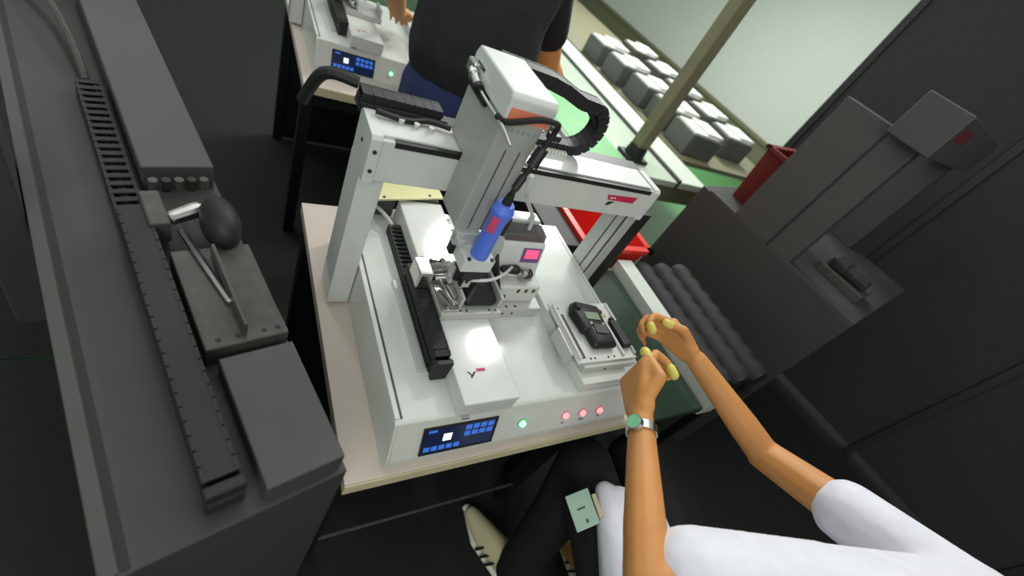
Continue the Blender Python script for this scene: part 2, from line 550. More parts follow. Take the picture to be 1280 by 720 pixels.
# left cable chain
pitch = .0128
bm = nb(); tube(bm, [(.091, .43, .012), (.091, .25, .012), (.091, .10, .012)], .006); tube(bm, [(.091, .30, .04), (.091, .105, .04)], .006)
cc = tag(obj('cable_chain', bm, M['rubber'], mach), 'black cable chain lying along the left side of the table')
lm = link_mesh('link', pitch * 1.05, .029, .022, M['chain'])
path = [(.091, .435, .012), (.091, .093, .012)]
for k in range(1, 9):
    a = math.pi * k / 8
    path.append((.091, .093 - math.sin(a) * .0145, .0265 - math.cos(a) * .0145))
path.append((.091, .30, .041))
lmf = link_mesh('link', pitch * 1.05, .029, .022, M['chain'], .5, .44)
chain_along(lm, cc, path[:2], pitch, (1, 0, 0))
chain_along(lmf, cc, path[1:], pitch, (1, 0, 0))
for y0, z1 in ((.066, .050), (.436, .024)):
    bm = nb(); box(bm, .0755, .1065, y0, y0 + .011, .001, z1, .002); obj('end_bracket', bm, M['black'], cc)
bm = nb(); box(bm, .058, .072, .085, .30, .0, .006, .001); obj('chain_tray', bm, M['alu'], mach)
bm = nb(); tube(bm, [(.052, .505, .030), (.066, .478, .032), (.082, .455, .024), (.089, .44, .014)], .0042); obj('grey_cable', bm, M['cable_grey'], mach)
# gantry
for nm, x0, x1 in (('gantry_column', -.045, -.002), ('gantry_column', .602, .632)):
    bm = nb(); box(bm, x0, x1, .335, .412, -.108, .224, .002)
    g = obj(nm, bm, M['white'] if x0 < 0 else M['alu'], mach)
    if x0 > 0:
        bm = nb(); box(bm, .6005, .602, .338, .343, .004, .222); box(bm, .6005, .602, .366, .369, .004, .222); obj('column_groove', bm, M['darkgrey'], g)
        bm = nb(); box(bm, .632, .69, .345, .405, -.1, .215, .002); obj('column_backing', bm, M['black'], g)
bm = nb(); box(bm, -.036, .606, .319, .402, .222, .299, .002)
beam = obj('gantry_beam', bm, M['white'], mach)
bm = nb(); box(bm, -.0085, .590, .3172, .3205, .2905, .2996); box(bm, -.0085, .590, .3172, .3275, .2985, .3001); obj('beam_slot', bm, M['black'], beam)
bm = nb(); box(bm, -.03, .594, .3285, .398, .2992, .3035, .001); obj('beam_lid', bm, M['white'], beam)
for x0 in (-.046, .600):
    bm = nb(); prism(bm, [(.316, .219), (.316, .299), (.322, .305), (.396, .305), (.405, .298), (.405, .219)], 'x', x0, x0 + .018, .001)
    e = obj('end_plate', bm, M['white'], beam)
    if x0 < 0:
        for z in (.278, .243): screw('screw', e, (-.037, .316, z), (0, -1, 0), .0038, M['print'])
        screw('screw', e, (-.046, .36, .27), (-1, 0, 0), .0038, M['print'])
bm = nb(); hexa(bm, [(.478, .3185, .2615), (.556, .3185, .2615), (.556, .317, .2615), (.478, .317, .2615), (.470, .3185, .2735), (.560, .3185, .2775), (.560, .317, .2775), (.470, .317, .2735)])
obj('logo_bar', bm, M['red'], beam)
bm = nb(); box(bm, .482, .488, .3166, .3172, .2655, .2695); box(bm, .492, .496, .3166, .3172, .2665, .2700); obj('logo_letters', bm, M['foam'], beam)
bm = nb(); hexa(bm, [(.480, .3185, .247), (.487, .3185, .247), (.487, .317, .247), (.480, .317, .247), (.484, .3185, .256), (.500, .3185, .258), (.500, .317, .258), (.484, .317, .256)])
obj('logo_mark', bm, M['print'], beam)
# Z unit
bm = nb(); prism(bm, [(.240, .205), (.3165, .205), (.3165, .306), (.384, .306), (.384, .425), (.240, .425)], 'x', .101, .172, .004)
zc = obj('z_column', bm, M['grey'], mach)
bm = nb()
for x in (.1245, .150): box(bm, x, x + .0022, .2392, .2415, .21, .37)
obj('column_groove', bm, M['darkgrey'], zc)
bm = nb(); prism(bm, [(.236, .415), (.388, .415), (.388, .444), (.380, .457), (.244, .457), (.236, .450)], 'x', .096, .177, .003)
zcov = obj('z_cover', bm, M['white'], mach)
bm = nb(); box(bm, .0952, .097, .337, .368, .433, .4385); obj('cover_slot', bm, M['black'], zcov)
bm = nb(); box(bm, .101, .172, .2352, .2368, .418, .437); obj('coral_label', bm, M['coral'], zcov)
for i in range(6):
    bm = nb(); cyl(bm, (.111 + i * .010, .2405, .402), (.111 + i * .010, .2388, .402), .0032, n=10); obj('vent', bm, M['vent'], zc)
bm = nb(); box(bm, .104, .150, .228, .245, .178, .207, .002); box(bm, .104, .120, .216, .24, .186, .2, .002); obj('driver_mount', bm, M['alu'], zc)
bm = nb(); box(bm, .108, .120, .232, .25, .15, .182, .003); obj('mount_spacer', bm, M['black'], zc)
# connector and thin rod on the left side of the Z unit
bm = nb(); box(bm, .084, .1, .352, .380, .418, .437, .003); cyl(bm, (.088, .360, .424), (.087, .324, .418), .0075, n=14); cyl(bm, (.088, .352, .423), (.0875, .346, .422), .0095, n=14)
cn = obj('aviation_connector', bm, M['steel'], mach)
bm = nb(); box(bm, .0945, .101, .300, .372, .398, .413, .001); cyl(bm, (.0875, .330, .418), (.087, .316, .416), .0078, n=12); obj('connector_strip', bm, M['black'], cn)
bm = nb(); tube(bm, [(.0875, .322, .4165), (.091, .28, .413), (.0935, .24, .412), (.095, .222, .41), (.099, .196, .401)], .0022); obj('thin_rod', bm, M['steel'], cn)
# blue electric screwdriver
bm = nb(); cyl(bm, (.1465, .203, .182), (.1465, .203, .262), .0165, .0155, 20); cyl(bm, (.1465, .203, .262), (.1465, .203, .286), .0155, .0195, 20); cyl(bm, (.1465, .203, .286), (.1465, .203, .299), .0195, .014, 20)
drv = tag(obj('electric_screwdriver', bm, M['blue'], mach, smooth=False), 'blue electric screwdriver standing upright on the head')
bm = nb(); cyl(bm, (.1465, .203, .298), (.1465, .203, .318), .0085, .006, 14); obj('driver_cap', bm, M['black'], drv)
bm = nb(); box(bm, .1595, .1685, .194, .212, .236, .276, .003); obj('driver_switch', bm, M['black'], drv)
bm = nb(); box(bm, -.0065, .0065, -.001, .002, .246, .278, .0005, mtx=Matrix.Translation((.1335, .1905, 0)) @ Matrix.Rotation(-.8, 4, 'Z')); obj('driver_sticker', bm, M['pink'], drv)
bm = nb(); box(bm, .116, .176, .188, .238, .152, .182, .002); 
hb = obj('driver_bracket', bm, M['white'], mach)
for x in (.123, .169): screw('screw', hb, (x, .1905, .1822), (0, 0, 1), .004, M['print'])
bm = nb(); box(bm, .128, .168, .192, .232, .128, .153, .002); cyl(bm, (.1465, .207, .100), (.1465, .207, .130), .009, .014, 14); cyl(bm, (.133, .214, .106), (.133, .214, .13), .006, n=10); obj('bit_head', bm, M['black'], hb)
bm = nb(); cyl(bm, (.1465, .207, .088), (.1465, .207, .101), .004, .006, 12); box(bm, .140, .156, .196, .204, .102, .124, .001); obj('bit_nozzle', bm, M['steel'], hb)
bm = nb(); box(bm, .128, .136, .222, .240, .084, .128, .001); cyl(bm, (.126, .232, .098), (.150, .232, .104), .006, n=12); obj('nozzle_arm', bm, M['alu'], hb)
# cords
bm = nb(); tube(bm, [(.1465, .203, .314), (.152, .208, .335), (.164, .216, .36), (.172, .222, .385), (.178, .226, .404), (.182, .227, .422), (.176, .222, .436), (.150, .224, .436), (.120, .228, .424), (.100, .232, .416), (.093, .25, .413)], .0046)
cord = obj('driver_cord', bm, M['rubber'], mach)
bm = nb(); cyl(bm, (.166, .2175, .364), (.175, .224, .394), .0105, .0095, 14); cyl(bm, (.15, .207, .325), (.159, .213, .348), .0068, n=12); obj('cord_plug', bm, M['black'], cord)
bm = nb(); box(bm, .180, .202, .228, .242, .405, .415, .002); obj('cord_clip', bm, M['black'], cord)
bm = nb(); tube(bm, [(.312, .306, .166), (.300, .300, .20), (.262, .285, .24), (.225, .262, .275), (.196, .235, .31), (.18, .222, .345)], .0042); obj('air_tube', bm, M['tube'], mach)
bm = nb(); tube(bm, [(.155, .2, .118), (.19, .199, .120), (.22, .208, .120), (.25, .228, .115), (.275, .25, .106)], .0032); obj('screw_feed_tube', bm, M['tube'], mach)
# top cable chain: lies on the back of the beam, loops up to the Z cover
bm = nb(); tube(bm, [(.17, .41, .432), (.27, .41, .428), (.36, .41, .41), (.415, .41, .372), (.42, .41, .34), (.39, .41, .314), (.30, .41, .311), (.18, .41, .311)], .007)
tch = tag(obj('cable_chain', bm, M['rubber'], mach), 'black cable chain looping from the top cover down onto the gantry beam')
lm2 = link_mesh('link', .0185, .038, .024, M['chain'], .5, .46)
pth = [(.16, .412, .432), (.26, .412, .430)] + [(.30, .412, .424), (.345, .412, .412)]
for k in range(0, 9):
    a = math.radians(60 - k * 18.75)
    pth.append((.372 + .0525 * math.cos(a), .412, .364 + .0525 * math.sin(a)))
pth += [(.36, .412, .3115), (.17, .412, .3115)]
chain_along(lm2, tch, pth, .0172, (0, 1, 0))
bm = nb()
for i in range(10): box(bm, .285 + i * .0085, .2893 + i * .0085, .383, .394, .3036, .311)
o_ = obj('chain_comb', bm, M['foam'], tch)
bm = nb(); box(bm, -.05, .10, .398, .440, .300, .311, .002); box(bm, -.05, .62, .404, .444, .292, .2985, .001)
bt = obj('chain_tray', bm, M['black'], mach)
lm3 = link_mesh('link', .0185, .034, .014, M['chain'], .5, .40)
chain_along(lm3, bt, [(-.048, .420, .3175), (.09, .420, .3175)], .0172, (0, 1, 0))
bm = nb(); tube(bm, [(-.052, .43, .326), (-.10, .45, .318), (-.12, .48, .25)], .010); tube(bm, [(-.03, .38, .312), (.02, .376, .309), (.06, .384, .312), (.098, .378, .311)], .005); obj('black_cable', bm, M['rubber'], bt)
for x, y in ((.01, .372), (.035, .368), (.06, .366)):
    bm = nb(); cyl(bm, (x, y, .303), (x, y, .312), .005, n=10); obj('cable_tie_mount', bm, M['alu'], bt)
# right fixture
bm = nb(); box(bm, .394, .545, .030, .200, .0262, .044, .002); fx = obj('right_carriage', bm, M['alu'], mach)
bm = nb(); box(bm, .378, .550, .040, .196, .044, .050, .001); obj('fixture_plate', bm, M['white'], fx)
for x0, x1, y1, z1 in ((.381, .3875, .190, .058), (.5085, .5145, .150, .056), (.545, .5495, .192, .056)):
    bm = nb(); box(bm, x0, x1, .048, y1, .050, z1, .001); obj('fixture_wall', bm, M['white'], fx)
bm = nb(); box(bm, .388, .402, .050, .165, .0498, .0512); obj('fixture_channel', bm, M['darkgrey'], fx)
bm = nb(); box(bm, .368, .3735, .060, .130, .018, .052, .001); box(bm, .3735, .382, .075, .115, .03, .040); obj('side_plate', bm, M['alu'], fx)
for x in (.415, .427, .466, .484): screw('screw', fx, (x, .048, .050), (0, 0, 1), .003, M['print'], .0005)
screw('screw', fx, (.396, .182, .050), (0, 0, 1), .003, M['print'], .0005)
screw('screw', fx, (.455, .030, .034), (0, -1, 0), .003, M['print'], .0015)

# ------------------------------------------------------------------ far machine: a twin of this one
far = dup(mach, (.3 + .035, .2 + 1.385, -.115 + H))
far['label'] = 'far white screw machine with a small green light, behind the dark clad worker'

# ------------------------------------------------------------------ screw feeder
fd = thing('screw_feeder', 'white screw feeder box with red lit display and smoked lid, beside the blue driver', 'screw feeder', (.30, .28, 0.0))
bm = nb(); box(bm, .238, .372, .200, .372, 0.0, .028, .0015); fb = obj('feeder_base', bm, M['alu'], fd)
for x in (.262, .282, .305): screw('screw', fb, (x, .208, .0281), (0, 0, 1), .0035, M['print'], .0005)
for x in (.275, .300): screw('screw', fb, (x, .2, .014), (0, -1, 0), .003, M['print'], .001)
bm = nb(); prism(bm, [(.222, .028), (.222, .072), (.226, .075), (.256, .075), (.262, .084), (.278, .142), (.283, .148), (.362, .148), (.362, .028)], 'x', .250, .356, .002)
obj('feeder_body', bm, M['white'], fd)
bm = nb(); prism(bm, [(.285, .148), (.289, .163), (.322, .167), (.328, .148)], 'x', .253, .353, .0015); obj('smoked_lid', bm, M['smoke'], fd)
bm = nb(); box(bm, .252, .354, .328, .360, .147, .170, .003); cyl(bm, (.335, .343, .168), (.335, .343, .178), .006, n=12); obj('hopper_cover', bm, M['white'], fd)
FS = Vector((0, .266, .964)).normalized(); FN = Vector((0, -.964, .266)).normalized()


def FP(x, s, h): return Vector((x, .262, .084)) + FS * s + FN * h


bm = nb(); hexa(bm, [FP(.302, .022, -.001), FP(.349, .022, -.001), FP(.349, .056, -.001), FP(.302, .056, -.001), FP(.302, .022, .002), FP(.349, .022, .002), FP(.349, .056, .002), FP(.302, .056, .002)])
fdp = obj('display_frame', bm, mat('display_purple', (110, 84, 130), .4), fd)
bm = nb(); hexa(bm, [FP(.309, .032, .002), FP(.343, .032, .002), FP(.343, .053, .002), FP(.309, .053, .002), FP(.309, .032, .0028), FP(.343, .032, .0028), FP(.343, .053, .0028), FP(.309, .053, .0028)])
obj('lit_display', bm, M['digits'], fdp)
bm = nb(); hull(bm, [((.262, .255, .095), .008), ((.288, .250, .099), .011)], 2); obj('cable_plug', bm, M['black'], fd)
bm = nb(); cyl(bm, (.302, .243, .090), (.324, .243, .090), .0135, n=18); box(bm, .304, .322, .236, .25, .075, .085); pk = obj('pickup_roller', bm, M['steel'], fd)
bm = nb(); cyl(bm, (.309, .243, .090), (.3255, .243, .090), .008, n=14); tube(bm, [(.306, .231, .094), (.318, .230, .104), (.318, .244, .108)], .0025); obj('roller_core', bm, M['black'], pk)
for x in (.298, .318, .338): 
    bm = nb(); box(bm, x, x + .007, .2205, .2225, .058, .068, .0008); obj('track_mark', bm, M['brown'], fd)
bm = nb(); box(bm, .272, .276, .2195, .224, .004 + .028, .02 + .03, .001); obj('track_stop', bm, M['brown'], fd)
bm = nb(); hexa(bm, [(.2405, .205, .045), (.2455, .205, .045), (.2455, .268, .060), (.2405, .268, .060), (.2405, .200, .070), (.2455, .200, .070), (.2455, .272, .120), (.2405, .272, .120)])
obj('black_side_plate', bm, M['black'], fd)  # black slanted plate at the feeder's left side
bm = nb(); box(bm, .2385, .252, .215, .265, .028, .062, .001); obj('side_plate_base', bm, M['black'], fd)
# grey terminal boxes behind the feeder
bm = nb(); box(bm, .377, .455, .43, .495, .0265, .052, .003); box(bm, .384, .392, .426, .431, .032, .046); box(bm, .397, .405, .426, .431, .032, .046)
tag(obj('terminal_block', bm, M['alu'], org=(.42, .46, .0265)), 'small grey terminal block on the table behind the screw feeder', 'terminal block')

# ------------------------------------------------------------------ work pieces
wp = thing('black_housing', 'black rounded plastic housing under the blue driver, being screwed', 'housing', (.19, .215, .060))
bm = nb(); hull(bm, [((.165, .190, .072), .011), ((.217, .190, .072), .011), ((.167, .250, .074), .011), ((.217, .252, .074), .011), ((.178, .206, .094), .009), ((.206, .245, .096), .009), ((.205, .20, .088), .008)], 3)
obj('shell', bm, M['black'], wp, smooth=True)
bm = nb(); hull(bm, [((.178, .192, .088), .006), ((.205, .205, .088), .006), ((.20, .232, .09), .007)], 2); obj('grip', bm, M['rubber'], wp, smooth=True)
bm = nb(); hull(bm, [((.172, .262, .088), .014), ((.188, .268, .09), .012), ((.176, .275, .072), .011)], 2); obj('rear_boss', bm, M['rubber'], wp, smooth=True)
bm = nb(); hull(bm, [((.190, .262, .078), .012), ((.222, .268, .078), .012)], 2); obj('rear_cap', bm, M['black'], wp, smooth=True)

hs = thing('black_handset', 'black handset with grey green display lying in the right fixture near the hands', 'handset', (.452, .12, .050))
bm = nb()
hull(bm, [((.420, .158, .060), .009), ((.420, .158, .071), .006), ((.432, .178, .060), .009), ((.487, .166, .060), .009), ((.432, .176, .072), .006), ((.484, .164, .070), .006), ((.426, .112, .060), .009), ((.484, .105, .060), .009), ((.426, .112, .069), .006), ((.482, .106, .068), .006)], 2)
hull(bm, [((.434, .112, .061), .010), ((.486, .100, .061), .010), ((.436, .074, .060), .009), ((.486, .072, .060), .009), ((.438, .076, .067), .006), ((.482, .074, .067), .006), ((.44, .11, .070), .006), ((.48, .10, .070), .006)], 2)
obj('shell', bm, M['black'], hs, smooth=True)
bm = nb(); box(bm, -.019, .019, -.010, .010, 0, .0012, .0004, mtx=Matrix.Translation((.456, .139, .0765)) @ Matrix.Rotation(-.14, 4, 'Z')); obj('display', bm, M['green_lcd'], hs)
bm = nb(); box(bm, -.017, .017, -.012, .012, 0, .002, .0006, mtx=Matrix.Translation((.461, .104, .0755)) @ Matrix.Rotation(-.14, 4, 'Z')); obj('key_area', bm, M['darkgrey'], hs)
for x, y in ((.441, .120), (.474, .116)):
    bm = nb(); cyl(bm, (x, y, .073), (x, y, .0785), .003, n=10); obj('contact', bm, M['beige'], hs)
bm = nb(); cyl(bm, (.428, .165, .070), (.428, .165, .083), .009, .008, 14); obj('knob', bm, M['rubber'], hs)
bt_ = thing('battery_pack', 'slim black battery strip in the fixture slot beside the black handset', 'battery', (.53, .1, .050))
bm = nb(); box(bm, .518, .543, .064, .136, .050, .064, .004); obj('shell', bm, M['black'], bt_)
bm = nb(); cyl(bm, (.5305, .136, .057), (.5305, .144, .057), .006, n=12); obj('cap', bm, M['rubber'], bt_)
sp = thing('small_part', 'small red brown and beige part lying between handset and battery', 'component', (.51, .16, .050))
bm = nb(); hull(bm, [((.5005, .172, .056), .0055), ((.508, .163, .057), .006)], 2); obj('body', bm, M['brown'], sp, smooth=True)
bm = nb(); box(bm, .505, .522, .150, .158, .050, .058, .002); obj('lug', bm, M['beige'], sp)

# ------------------------------------------------------------------ left: added slide machine on a floor cabinet, dimness put into its grey
LT = (-.335, -.125, -H)
lt = thing('slide_machine', 'added slide machine in dimmed grey with a long black cable chain, left of the white machine', 'machine', LT, rotz=math.radians(14.5))


def L(bm_fn): return bm_fn


def lbox(bm, x0, x1, y0, y1, z0, z1, bev=0.0):
    return box(bm, LT[0] + x0, LT[0] + x1, LT[1] + y0, LT[1] + y1, z0, z1, bev)


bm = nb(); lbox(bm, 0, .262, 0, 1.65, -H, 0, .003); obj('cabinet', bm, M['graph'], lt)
bm = nb(); lbox(bm, 0, .016, .004, 1.64, -.001, .004, .001); obj('edge_strip', bm, M['dim_grey_l'], lt)
bm = nb(); lbox(bm, .018, .026, .004, 1.64, -.001, .0006); obj('groove', bm, M['dim_black'], lt)
bm = nb(); lbox(bm, .146, .255, .615, 1.30, 0, .05, .003); obj('rear_cover', bm, M['dim_grey_l'], lt)
bm = nb(); lbox(bm, .158, .256, .01, .21, 0, .036, .002); obj('front_cover', bm, M['dim_grey_l'], lt)
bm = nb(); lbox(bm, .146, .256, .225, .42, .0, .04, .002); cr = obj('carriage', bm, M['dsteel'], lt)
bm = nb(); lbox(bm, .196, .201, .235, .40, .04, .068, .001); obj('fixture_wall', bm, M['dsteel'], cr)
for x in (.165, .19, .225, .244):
    screw('screw', cr, (LT[0] + x, LT[1] + .238, .04), (0, 0, 1), .004, M['dim_black'], .001)
bm = nb(); ball(bm, (LT[0] + .225, LT[1] + .46, .052), .052, 3, (.55, 1, .8)); obj('black_dome', bm, M['dim_black'], lt, smooth=True)
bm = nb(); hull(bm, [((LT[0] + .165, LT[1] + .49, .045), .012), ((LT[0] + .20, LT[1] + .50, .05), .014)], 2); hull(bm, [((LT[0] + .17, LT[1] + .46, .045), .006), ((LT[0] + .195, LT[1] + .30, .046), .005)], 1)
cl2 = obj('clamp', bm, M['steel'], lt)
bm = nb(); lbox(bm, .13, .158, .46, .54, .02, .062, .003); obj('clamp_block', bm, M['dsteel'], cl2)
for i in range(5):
    bm = nb(); cyl(bm, (LT[0] + .155 + i * .018, LT[1] + .565, .04), (LT[0] + .155 + i * .018, LT[1] + .565, .062), .007, n=10); obj('fitting', bm, M['dim_black' if i % 2 else 'dsteel'], cl2)
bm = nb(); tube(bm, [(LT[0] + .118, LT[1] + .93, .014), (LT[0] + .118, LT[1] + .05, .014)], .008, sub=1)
lc = tag(obj('cable_chain', bm, M['rubber'], lt), 'long black cable chain along the dimmed grey table')
lm4 = link_mesh('link', .0215, .038, .026, M['dim_black'])
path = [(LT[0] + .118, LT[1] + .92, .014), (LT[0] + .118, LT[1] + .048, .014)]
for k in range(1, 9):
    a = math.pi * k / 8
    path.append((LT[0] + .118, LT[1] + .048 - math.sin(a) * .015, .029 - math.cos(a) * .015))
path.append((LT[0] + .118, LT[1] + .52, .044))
lm5 = link_mesh('link', .0215, .038, .026, M['dim_black'], .5, .46)
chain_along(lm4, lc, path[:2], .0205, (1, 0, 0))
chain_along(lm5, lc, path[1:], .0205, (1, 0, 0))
bm = nb(); lbox(bm, .097, .139, .022, .036, .002, .056, .002); obj('end_bracket', bm, M['dim_black'], lc)
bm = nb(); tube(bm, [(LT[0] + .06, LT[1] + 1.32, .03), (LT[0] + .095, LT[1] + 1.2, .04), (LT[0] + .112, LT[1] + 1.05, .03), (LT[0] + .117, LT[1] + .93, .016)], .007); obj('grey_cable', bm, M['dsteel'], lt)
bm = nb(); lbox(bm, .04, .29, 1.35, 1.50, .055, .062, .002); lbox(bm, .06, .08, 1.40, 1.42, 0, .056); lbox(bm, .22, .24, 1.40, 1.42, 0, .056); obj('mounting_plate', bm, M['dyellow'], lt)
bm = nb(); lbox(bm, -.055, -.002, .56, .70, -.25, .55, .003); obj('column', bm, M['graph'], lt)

# ------------------------------------------------------------------ right: transfer conveyor, pads, crates
cv = thing('transfer_conveyor', 'belt conveyor with pale grey side rail, right of the white machine', 'conveyor', (.82, .25, -H))
bm = nb(); box(bm, .70, .925, -.05, .49, -.155, -.13, .006); obj('belt', bm, M['belt'], cv)
bm = nb(); box(bm, .93, 1.0, -.05, .505, -.17, -.095, .003); obj('side_rail', bm, M['rail'], cv)
bm = nb(); box(bm, .668, .697, -.05, .49, -.17, -.12, .003); obj('side_rail', bm, M['black'], cv)
for x in (.69, .97):
    for y in (.12, .44):
        bm = nb(); box(bm, x - .018, x + .018, y - .018, y + .018, -H, -.16, .002); obj('leg', bm, M['benchleg'], cv)
bm = nb(); cyl(bm, (.695, .493, -.142), (.93, .493, -.142), .014, n=14); obj('end_roller', bm, M['steel'], cv)
bm = nb(); box(bm, 1.004, 1.33, -.01, .505, -.22, -.195, .003)
st = thing('pad_stand', 'low black steel stand carrying black padded rolls beside the conveyor', 'stand', (1.18, .3, -H))
obj('stand_top', bm, M['benchleg'], st)
for x in (1.03, 1.30):
    for y in (.03, .47):
        bm = nb(); box(bm, x - .015, x + .015, y - .015, y + .015, -H, -.22); obj('leg', bm, M['benchleg'], st)
PL = ('first black padded roll, next to the pale conveyor rail', 'second black padded roll from the pale conveyor rail', 'third black padded roll from the pale conveyor rail')
for i in range(3):
    x = 1.060 + i * .107
    t = thing('padded_roll', PL[i], 'padded roll', (x, .35, -.195), 'black padded rolls on the stand')
    bm = nb()
    ys = [.005 + .0615 * k for k in range(9)]
    for a, b in zip(ys[:-1], ys[1:]):
        cyl(bm, (x, a, -.14), (x, (a + b) / 2, -.14), .047, .054, 16, False)
        cyl(bm, (x, (a + b) / 2, -.14), (x, b, -.14), .054, .047, 16, False)
    bmesh.ops.remove_doubles(bm, verts=bm.verts, dist=.0005)
    obj('cover', bm, M['pad'], t, smooth=True)
    bm = nb(); cyl(bm, (x, .001, -.14), (x, .50, -.14), .046, n=16); obj('core', bm, M['black'], t)


def crate(label, c, sx, sy, sz, rot, mt_, rim=.02):
    t = thing('plastic_crate', label, 'crate', c, 'red crates behind the machine', rot)
    x, y, z = c
    k = .86
    bm = nb(); hexa(bm, [(x - sx * k, y - sy * k, z), (x + sx * k, y - sy * k, z), (x + sx * k, y + sy * k, z), (x - sx * k, y + sy * k, z), (x - sx * k, y - sy * k, z + .012), (x + sx * k, y - sy * k, z + .012), (x + sx * k, y + sy * k, z + .012), (x - sx * k, y + sy * k, z + .012)])
    obj('crate_floor', bm, mt_, t)
    for a, b in (((-1, -1), (1, -1)), ((1, -1), (1, 1)), ((1, 1), (-1, 1)), ((-1, 1), (-1, -1))):
        p = [Vector((x + s[0] * sx * q, y + s[1] * sy * q, zz)) for s in (a, b) for q, zz in ((k, z), (1, z + sz))]
        ctr = Vector((x, y, 0))
        inn = [v + (ctr - v).to_2d().to_3d().normalized() * .012 for v in p]
        bm = nb(); hexa(bm, [p[0], p[2], inn[2], inn[0], p[1], p[3], inn[3], inn[1]]); obj('crate_wall', bm, mt_, t)
    bm = nb()
    for s, e in (((-1, -1), (1, -1)), ((1, -1), (1, 1)), ((1, 1), (-1, 1)), ((-1, 1), (-1, -1))):
        x0, x1 = sorted((s[0], e[0])); y0, y1 = sorted((s[1], e[1]))
        box(bm, x + x0 * sx - .012, x + x1 * sx + .012, y + y0 * sy - .012, y + y1 * sy + .012, z + sz - .012, z + sz + .004)
    obj('crate_rim', bm, mt_, t)
    return t


cs = thing('crate_stand', 'low dark stand under the bright red crate behind the right column', 'stand', (.94, .84, -H))
bm = nb(); box(bm, .79, 1.08, .54, 1.06, -.325, -.301, .002); obj('stand_top', bm, M['benchleg'], cs)
for x in (.82, 1.05):
    for y in (.57, 1.03):
        bm = nb(); box(bm, x - .015, x + .015, y - .015, y + .015, -H, -.325); obj('leg', bm, M['benchleg'], cs)
crate('bright red plastic crate behind the right gantry column', (.935, .80, -.30), .152, .27, .235, math.radians(0), M['crate'])

tc_ = thing('dark_gap_block', 'added black block filling the dark gap between the workbench and the bright red crate', 'chest', (.712, .82, -H))
bm = nb(); box(bm, .655, .768, .535, 1.12, -H, -.075, .003); obj('body', bm, M['dim_black'], tc_)  # added black block in place of the dark gap beside the crate
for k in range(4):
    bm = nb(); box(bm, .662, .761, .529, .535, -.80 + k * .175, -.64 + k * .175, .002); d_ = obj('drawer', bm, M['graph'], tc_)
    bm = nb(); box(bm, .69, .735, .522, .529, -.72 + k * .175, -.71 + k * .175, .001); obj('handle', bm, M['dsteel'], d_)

# added gantry machine at the right, dimness put into its grey
RG = (1.62, .04, -H)
rg = thing('gantry_machine', 'added gantry machine in dimmed grey with a wide column and dimmed red label, at the right', 'machine', RG, rotz=math.radians(10))


def rbox(bm, x0, x1, y0, y1, z0, z1, bev=0.0):
    return box(bm, RG[0] + x0, RG[0] + x1, RG[1] + y0, RG[1] + y1, z0, z1, bev)


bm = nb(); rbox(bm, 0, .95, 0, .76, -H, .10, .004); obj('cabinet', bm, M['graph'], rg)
bm = nb(); rbox(bm, .0, .022, .0, .72, .0995, .106, .001); rbox(bm, .05, .058, .0, .72, .0995, .101); obj('edge_strip', bm, M['dim_grey_l'], rg)
bm = nb(); rbox(bm, .0, .07, .30, .58, .10, .62, .004); rc = obj('column', bm, M['dim_grey_l'], rg)
bm = nb(); rbox(bm, -.002, .0, .40, .408, .10, .62); obj('column_groove', bm, M['dim_black'], rg)
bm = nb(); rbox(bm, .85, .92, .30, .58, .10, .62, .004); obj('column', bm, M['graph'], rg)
bm = nb(); rbox(bm, -.06, .97, .26, .40, .60, .74, .004); rb_ = obj('beam', bm, M['dim_grey_l'], rg)
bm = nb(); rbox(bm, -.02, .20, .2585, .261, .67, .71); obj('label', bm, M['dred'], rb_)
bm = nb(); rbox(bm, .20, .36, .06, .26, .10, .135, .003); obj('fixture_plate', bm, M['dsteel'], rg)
bm = nb(); rbox(bm, .23, .31, .08, .22, .135, .175, .012); rbox(bm, .22, .34, .17, .24, .135, .18, .012); obj('black_device', bm, M['dim_black'], rg)

crate('red plastic crate in dimmed colour standing behind the dimmed gantry column', (1.83, .70, .1005), .17, .10, .24, math.radians(10), M['crate2'])
# added screen, its dark colour keeps the right side dim
pt = thing('added_dark_screen', 'tall added charcoal screen of fabric panels darkening the right side', 'partition', (2.95, -.1, -H + .008), rotz=math.radians(12))
for i in range(5):
    y0 = -2.6 + i * .78
    bm = nb(); box(bm, 2.93, 2.97, y0, y0 + .74, -H + .06, 1.75, .004); obj('fabric_panel', bm, M['part'], pt)
    bm = nb(); box(bm, 2.92, 2.98, y0 + .74, y0 + .78, -H + .008, 1.78, .003); obj('post', bm, M['dim_black'], pt)

# ------------------------------------------------------------------ hall behind: conveyor line, boxes, post
ln = thing('conveyor_line', 'long pale green topped conveyor line running back through the hall', 'conveyor', (1.65, 3.6, -H))
bm = nb(); box(bm, 1.17, 1.84, 1.14, 7.0, -.14, -.105, .004); obj('line_top', bm, M['conv'], ln)
bm = nb(); box(bm, 1.185, 1.50, 1.155, 1.95, -.106, -.101, .001); obj('green_mat', bm, M['gmat'], ln)
bm = nb(); box(bm, 1.842, 1.865, 1.14, 7.0, -.14, -.09, .002); obj('dark_rail', bm, M['darkgrey'], ln)
bm = nb(); box(bm, 1.868, 2.10, 1.14, 7.0, -.14, -.10, .004); obj('side_strip', bm, M['convw'], ln)
bm = nb(); box(bm, 1.18, 2.10, 1.15, 1.17, -.24, -.14); box(bm, 1.18, 1.20, 1.171, 7.0, -.22, -.14); obj('apron', bm, M['olive'], ln)
for y in (1.9, 3.2, 4.6, 6.4):
    for x in (1.23, 2.05):
        bm = nb(); box(bm, x - .02, x + .02, y - .02, y + .02, -H, -.14); obj('leg', bm, M['olive'], ln)
for y in (1.95, 2.6, 3.3):
    bm = nb(); box(bm, 1.19, 1.25, y, y + .03, -.105, -.07, .004); obj('guide_block', bm, M['foam'], ln)
